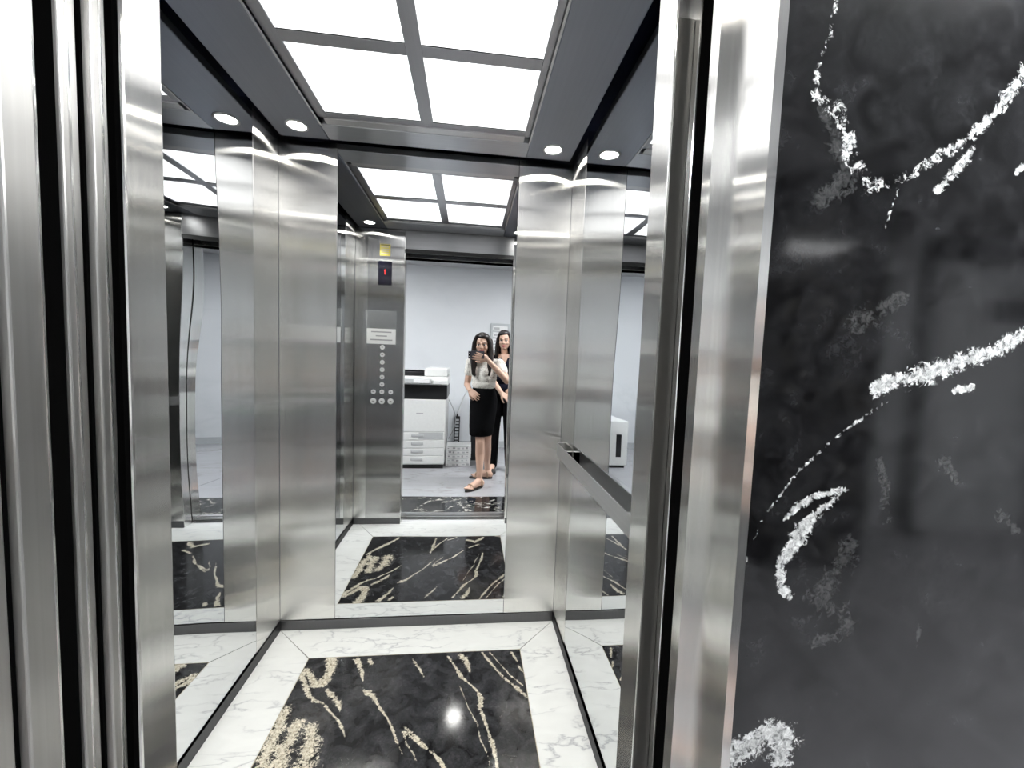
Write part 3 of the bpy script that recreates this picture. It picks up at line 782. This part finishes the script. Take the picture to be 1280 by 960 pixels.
def head(b, c, R, sc=1.0):
    """skull, jaw, nose, cheeks, ears merged into the body's shape; R turns the head"""
    def P(x, y, z): return c + (R @ V(x, y, z)) * sc
    b.ell(P(0, -.008, .020), (.070 * sc, .088 * sc, .090 * sc), R.to_4x4())
    b.ell(P(0, .022, -.030), (.060 * sc, .062 * sc, .070 * sc), R.to_4x4())
    b.ell(P(0, .045, -.078), (.030 * sc, .030 * sc, .026 * sc), R.to_4x4())
    b.capsule(P(0, .082, .010), .009 * sc, P(0, .094, -.024), .0125 * sc)
    for s in (-1, 1):
        b.ell(P(.034 * s, .058, -.025), (.024 * sc, .022 * sc, .022 * sc))
        b.ell(P(.070 * s, -.005, -.010), (.009 * sc, .018 * sc, .030 * sc), R.to_4x4())
        b.capsule(P(.016 * s, .080, .020), .009 * sc, P(.044 * s, .070, .018), .008 * sc)
        b.ell(P(.012 * s, .093, -.026), (.008 * sc, .008 * sc, .007 * sc))
    return P

def face_parts(P, R, par, sc=1.0):
    R4 = R.to_4x4()
    for s in (-1, 1):
        e = B().ell(P(.031 * s, .0735, .002), (.0145 * sc, .0090 * sc, .0068 * sc), R4, 2).build('eye', 'eye_white', par, True)
        B().ell(P(.031 * s, .0805, .002), (.0064 * sc, .0030 * sc, .0064 * sc), R4, 2).build('iris', 'eye_dark', e, True)
        B().tube([P(.046 * s, .0715, .007), P(.031 * s, .0825, .0105), P(.017 * s, .0795, .006)], .0016 * sc, 6).build('eyelash', 'hair', par)
        B().tube([P(.052 * s, .068, .022), P(.034 * s, .0815, .0275), P(.014 * s, .0865, .0225)], [.0015 * sc, .0030 * sc, .0022 * sc], 6).build('eyebrow', 'hair', par)
    B().chain([P(-.022, .0745, -.058), P(-.007, .0845, -.0535), P(.007, .0845, -.0535), P(.022, .0745, -.058)], [.002 * sc, .0048 * sc, .0048 * sc, .002 * sc]) \
       .chain([P(-.018, .0765, -.061), P(0, .0835, -.0655), P(.018, .0765, -.061)], [.002 * sc, .0056 * sc, .002 * sc]).build('mouth', 'lips', par, True)

# ---- the woman with the phone
AL = math.radians(26)
C1 = V(.160, -.275, 0)
def W1(x, y, z):
    v = rotz(AL) @ V(x, y, z)
    return V(C1.x + v.x, C1.y + v.y, z)
p1 = thing('person', (C1.x, C1.y, 0), 'person in a white patterned blouse and black knee skirt, raising a phone', 'person')
b = B()
# torso
b.ell(W1(0, .0, 1.20), (.130, .088, .130), rotz(AL)).ell(W1(0, .01, 1.06), (.108, .080, .11), rotz(AL)).ell(W1(0, -.005, .93), (.122, .088, .12), rotz(AL))
b.capsule(W1(-.135, -.01, 1.295), .040, W1(.135, -.01, 1.295), .040)
b.capsule(W1(-.05, -.01, 1.26), .07, W1(.05, -.01, 1.26), .07)
for s in (-1, 1):
    b.ell(W1(.050 * s, .052, 1.195), (.044, .036, .046))
    b.ell(W1(.056 * s, -.040, .90), (.058, .060, .08))
hc1 = V(.128, -.222, 1.481)
b.capsule(W1(0, -.012, 1.30), .047, hc1 + V(.004, -.022, -.06), .043)
R1 = (Matrix.Rotation(math.radians(8), 3, 'Z') @ Matrix.Rotation(math.radians(-7), 3, 'X'))
P1 = head(b, hc1, R1)
# legs
la, lt = V(.140, -.145, .075), V(.030, -.035, .02)
ra, rt = V(.235, -.455, .075), V(.075, -.470, .02)
b.chain([W1(-.06, .01, .88), V(.126, -.205, .62), V(.134, -.160, .475), V(.138, -.180, .34), V(.140, -.160, .20), la], [.074, .058, .048, .049, .037, .029])
b.chain([W1(.06, 0, .88), V(.212, -.280, .62), V(.214, -.315, .475), V(.222, -.395, .34), V(.230, -.440, .20), ra], [.074, .058, .048, .049, .037, .029])
f1 = foot(b, la, lt); f2 = foot(b, ra, rt)
# right arm raised to the phone, left hand at the hip
rs, re, rw = W1(.165, -.01, 1.285), V(.388, -.105, 1.115), V(.168, -.052, 1.338)
b.chain([rs, rs.lerp(re, .5), re, re.lerp(rw, .35), rw], [.046, .040, .034, .033, .023])
ls, le, lw = W1(-.165, -.01, 1.285), V(-.020, -.375, 1.050), V(.012, -.225, 1.000)
b.chain([ls, ls.lerp(le, .5), le, le.lerp(lw, .35), lw], [.046, .040, .034, .031, .022])
hand(b, rw, (-.80, .34, .16), (-.2, -.9, .15), (.06, .34, .46), 1.0, .20, -1)
hand(b, lw, (.55, .55, -.45), (.5, -.6, -.3), (.25, .45, .45), .95, .16, 1)
b.fuse('body', 'skin', p1, .0048, 3)
face_parts(P1, R1, p1)
# hair
b = B()
def H1(x, y, z): return hc1 + R1 @ V(x, y, z)
b.ell(H1(0, -.026, .026), (.080, .088, .098), R1.to_4x4())
b.ell(H1(0, -.055, -.05), (.078, .062, .11), R1.to_4x4())
b.ell(H1(.012, .012, .082), (.062, .066, .034), R1.to_4x4())
for s in (-1, 1):
    for k in range(4):
        y = .030 - .022 * k
        b.chain([H1(.010 * s, .035 - .01 * k, .112), H1(.052 * s, y + .012, .080), H1(.077 * s, y, .02), H1(.084 * s, y, -.06), H1(.088 * s, y + .012, -.16), H1((.080 - .010 * k) * s, y + .055, -.300 - .012 * k)],
                [.012, .020, .023, .028, .033, .018])
for k in range(7):
    x = -.072 + .024 * k
    b.chain([H1(x, -.075, .03), H1(x * 1.1, -.095, -.08), H1(x * 1.2, -.085, -.20), H1(x * 1.2, -.075, -.29)], [.03, .03, .028, .010])
b.fuse('hair', 'hair', p1, .006, 3)
# blouse
b = B()
b.ell(W1(0, 0, 1.19), (.146, .104, .125), rotz(AL)).ell(W1(0, .008, 1.07), (.132, .100, .10), rotz(AL)).ell(W1(0, .006, 1.13), (.138, .108, .10), rotz(AL))
b.capsule(W1(-.135, -.008, 1.288), .050, W1(.135, -.008, 1.288), .050)
b.capsule(W1(-.045, -.008, 1.26), .084, W1(.045, -.008, 1.26), .084)
for s in (-1, 1): b.ell(W1(.050 * s, .062, 1.190), (.068, .050, .072))
for a, e in ((rs, re), (ls, le)):
    b.chain([a, a.lerp(e, .42)], [.057, .056])
b.fuse('blouse', 'cloth_blouse', p1, .006, 4)
rg = []
for z, rx, ry, oy in ((1.062, .112, .088, .004), (1.03, .118, .092, .004), (.97, .138, .108, 0), (.90, .150, .122, -.006), (.82, .150, .126, 0), (.72, .142, .132, .012), (.62, .132, .140, .024), (.535, .122, .146, .028), (.530, .115, .138, .028)):
    w = W1(0, oy, z); rg.append((w.x, w.y, z, rx, ry, AL))
B().loft(rg).build('skirt', 'cloth_black', p1, True)
# sandals
for (d, s, heel, ball) in (f1, f2):
    out = []
    for k in range(24):
        t = 2 * math.pi * k / 24
        u = math.cos(t); v = math.sin(t)
        c = heel.lerp(ball + d * .05, .5)
        q = c + d * u * .128 + s * v * (.036 + .008 * u)
        out.append((q.x, q.y))
    sd = B().prism(out, 2, .0, .016).build('sandal', 'sole_dark', p1)
    a = ball + d * .0
    B().tube([a + s * .038 - V(0, 0, a.z - .016), a + s * .030 + V(0, 0, .020), a + V(0, 0, .028), a - s * .030 + V(0, 0, .020), a - s * .038 - V(0, 0, a.z - .016)], .0065).build('toe_strap', 'sandal_tan', sd)
    c = heel + d * .030
    B().tube([c + s * .034 - V(0, 0, c.z - .016), c + s * .041 + V(0, 0, .030), c + d * .03 + V(0, 0, .052), c - s * .041 + V(0, 0, .030), c - s * .034 - V(0, 0, c.z - .016)], .0060).build('ankle_strap', 'sandal_tan', sd)

# ---- the phone: its lens end is where the picture is taken from
ph = thing('phone', (.08, -.01, 1.33), 'dark phone held sideways in the raised hand of the person in white', 'phone')
O = V(0, 0, CAM_H) - CF * .006
def PP(u, v, w): return O + CR * u + CU * v - CF * w
def pbox(name, lo, hi, mat, par, bev=.0):
    bb = B().box(lo, hi, bev, 2)
    for vv in bb.bm.verts: vv.co = PP(*vv.co)
    return bb.build(name, mat, par)
pbox('case', (-.012, -.036, .0), (.146, .040, .0085), 'phone_back', ph, .003)
pbox('screen', (-.009, -.033, .0085), (.143, .037, .0088), 'display_black', ph)
pbox('camera_bump', (-.009, -.020, -.0016), (.010, .026, .0), 'display_black', ph, .0005)
for v in (.016, -.012):
    bb = B().cyl((.0, v, -.0021), (.0, v, -.0015), .0045, .0045, 16)
    for vv in bb.bm.verts: vv.co = PP(*vv.co)
    bb.build('lens_ring', 'button_steel', ph)

# ---- the woman behind her
A2 = math.radians(6)
C2 = V(.410, -.740, 0)
def W2(x, y, z):
    v = rotz(A2) @ V(x, y, z)
    return V(C2.x + v.x, C2.y + v.y, z)
p2 = thing('person', (C2.x, C2.y, 0), 'person in black blouse and trousers standing behind the one with the phone', 'person')
b = B()
b.ell(W2(0, 0, 1.26), (.135, .09, .14), rotz(A2)).ell(W2(0, .01, 1.10), (.115, .082, .12), rotz(A2)).ell(W2(0, 0, .96), (.145, .105, .12), rotz(A2))
b.capsule(W2(-.14, -.01, 1.36), .040, W2(.14, -.01, 1.36), .040)
b.capsule(W2(-.05, -.005, 1.33), .068, W2(.05, -.005, 1.33), .068)
hc2 = V(.400, -.690, 1.548)
b.capsule(W2(0, -.005, 1.36), .047, hc2 + V(0, -.022, -.06), .043)
R2 = Matrix.Rotation(math.radians(14), 3, 'Z') @ Matrix.Rotation(math.radians(-4), 3, 'X')
P2 = head(b, hc2, R2)
for s, ax in ((-1, -.10), (1, .11)):
    an = W2(ax, .0 + .02 * s, .075)
    b.chain([W2(.078 * s, 0, .90), W2(.088 * s, .015, .49), W2(.095 * s, -.01, .30), an], [.085, .052, .050, .031])
    foot(b, an, W2(ax, .25, .02))
ls, le, lw = W2(-.170, -.01, 1.345), V(.262, -.640, 1.100), V(.372, -.480, .950)
b.chain([ls, ls.lerp(le, .5), le, le.lerp(lw, .35), lw], [.046, .040, .034, .032, .023])
rs, re, rw = W2(.170, -.01, 1.345), W2(.215, -.03, 1.09), W2(.150, .17, 1.00)
b.chain([rs, rs.lerp(re, .5), re, re.lerp(rw, .35), rw], [.046, .040, .034, .032, .023])
hand(b, lw, (.62, .45, -.40), (-.1, -.6, -.5), (.25, .45, .45), 1.0, .16, 1)
hand(b, rw, (-.75, .40, -.25), (0, -.6, -.5), (.25, .45, .45), 1.0, .16, -1)
b.fuse('body', 'skin', p2, .0052, 3)
face_parts(P2, R2, p2)
b = B()
def H2(x, y, z): return hc2 + R2 @ V(x, y, z)
b.ell(H2(0, -.026, .026), (.079, .088, .098), R2.to_4x4())
b.ell(H2(0, -.055, -.05), (.080, .062, .11), R2.to_4x4())
b.ell(H2(-.010, .012, .082), (.062, .064, .034), R2.to_4x4())
for s in (-1, 1):
    for k in range(4):
        y = .028 - .022 * k
        b.chain([H2(-.015 + .012 * s, .034 - .01 * k, .112), H2(.054 * s, y + .010, .080), H2(.078 * s, y, .02), H2(.088 * s, y - .01, -.06), H2(.094 * s, y - .02, -.15), H2(.090 * s, y - .01, -.24)],
                [.012, .016, .018, .022, .024, .008])
for k in range(7):
    x = -.072 + .024 * k
    b.chain([H2(x, -.075, .03), H2(x * 1.15, -.095, -.08), H2(x * 1.3, -.090, -.20), H2(x * 1.3, -.085, -.27)], [.03, .03, .028, .010])
b.fuse('hair', 'hair', p2, .006, 3)
b = B()
b.ell(W2(0, 0, 1.25), (.148, .104, .135), rotz(A2)).ell(W2(0, .008, 1.11), (.135, .102, .12), rotz(A2)).ell(W2(0, 0, .99), (.152, .115, .09), rotz(A2))
b.capsule(W2(-.14, -.015, 1.352), .049, W2(.14, -.015, 1.352), .049)
b.capsule(W2(-.07, -.02, 1.325), .078, W2(.07, -.02, 1.325), .078)
for s in (-1, 1): b.ell(W2(.060 * s, .072, 1.245), (.060, .048, .060))
for a, e in ((rs, re), (ls, le)):
    b.chain([a, a.lerp(e, .55)], [.056, .055])
b.fuse('blouse', 'cloth_navy', p2, .006, 4)
# bare V of the neckline
B().prism([(C2.x - .058, 1.392), (C2.x + .045, 1.392), (C2.x - .008, 1.262)], 1, C2.y + .045, C2.y + .099).build('neckline', 'skin', p2)
b = B()
for s, ax in ((-1, -.10), (1, .11)):
    an = W2(ax, .02 * s, .075)
    b.chain([W2(.075 * s, 0, .93), W2(.085 * s, 0, .72), W2(.090 * s, .01, .49), an], [.095, .086, .068, .060])
b.ell(W2(0, -.005, .94), (.156, .122, .11), rotz(A2))
b.fuse('trousers', 'cloth_black', p2, .007, 4)
for s, ax in ((-1, -.10), (1, .11)):
    b = B()
    an = W2(ax, .02 * s, 0)
    b.capsule(an + V(0, -.035, .034), .036, an + V(0, .08, .030), .033).capsule(an + V(0, .08, .030), .036, an + V(-.005 * s, .165, .022), .026)
    for vv in b.bm.verts: vv.co.z = max(vv.co.z, 0.0)
    b.build('shoe', 'sole_dark', p2, True)
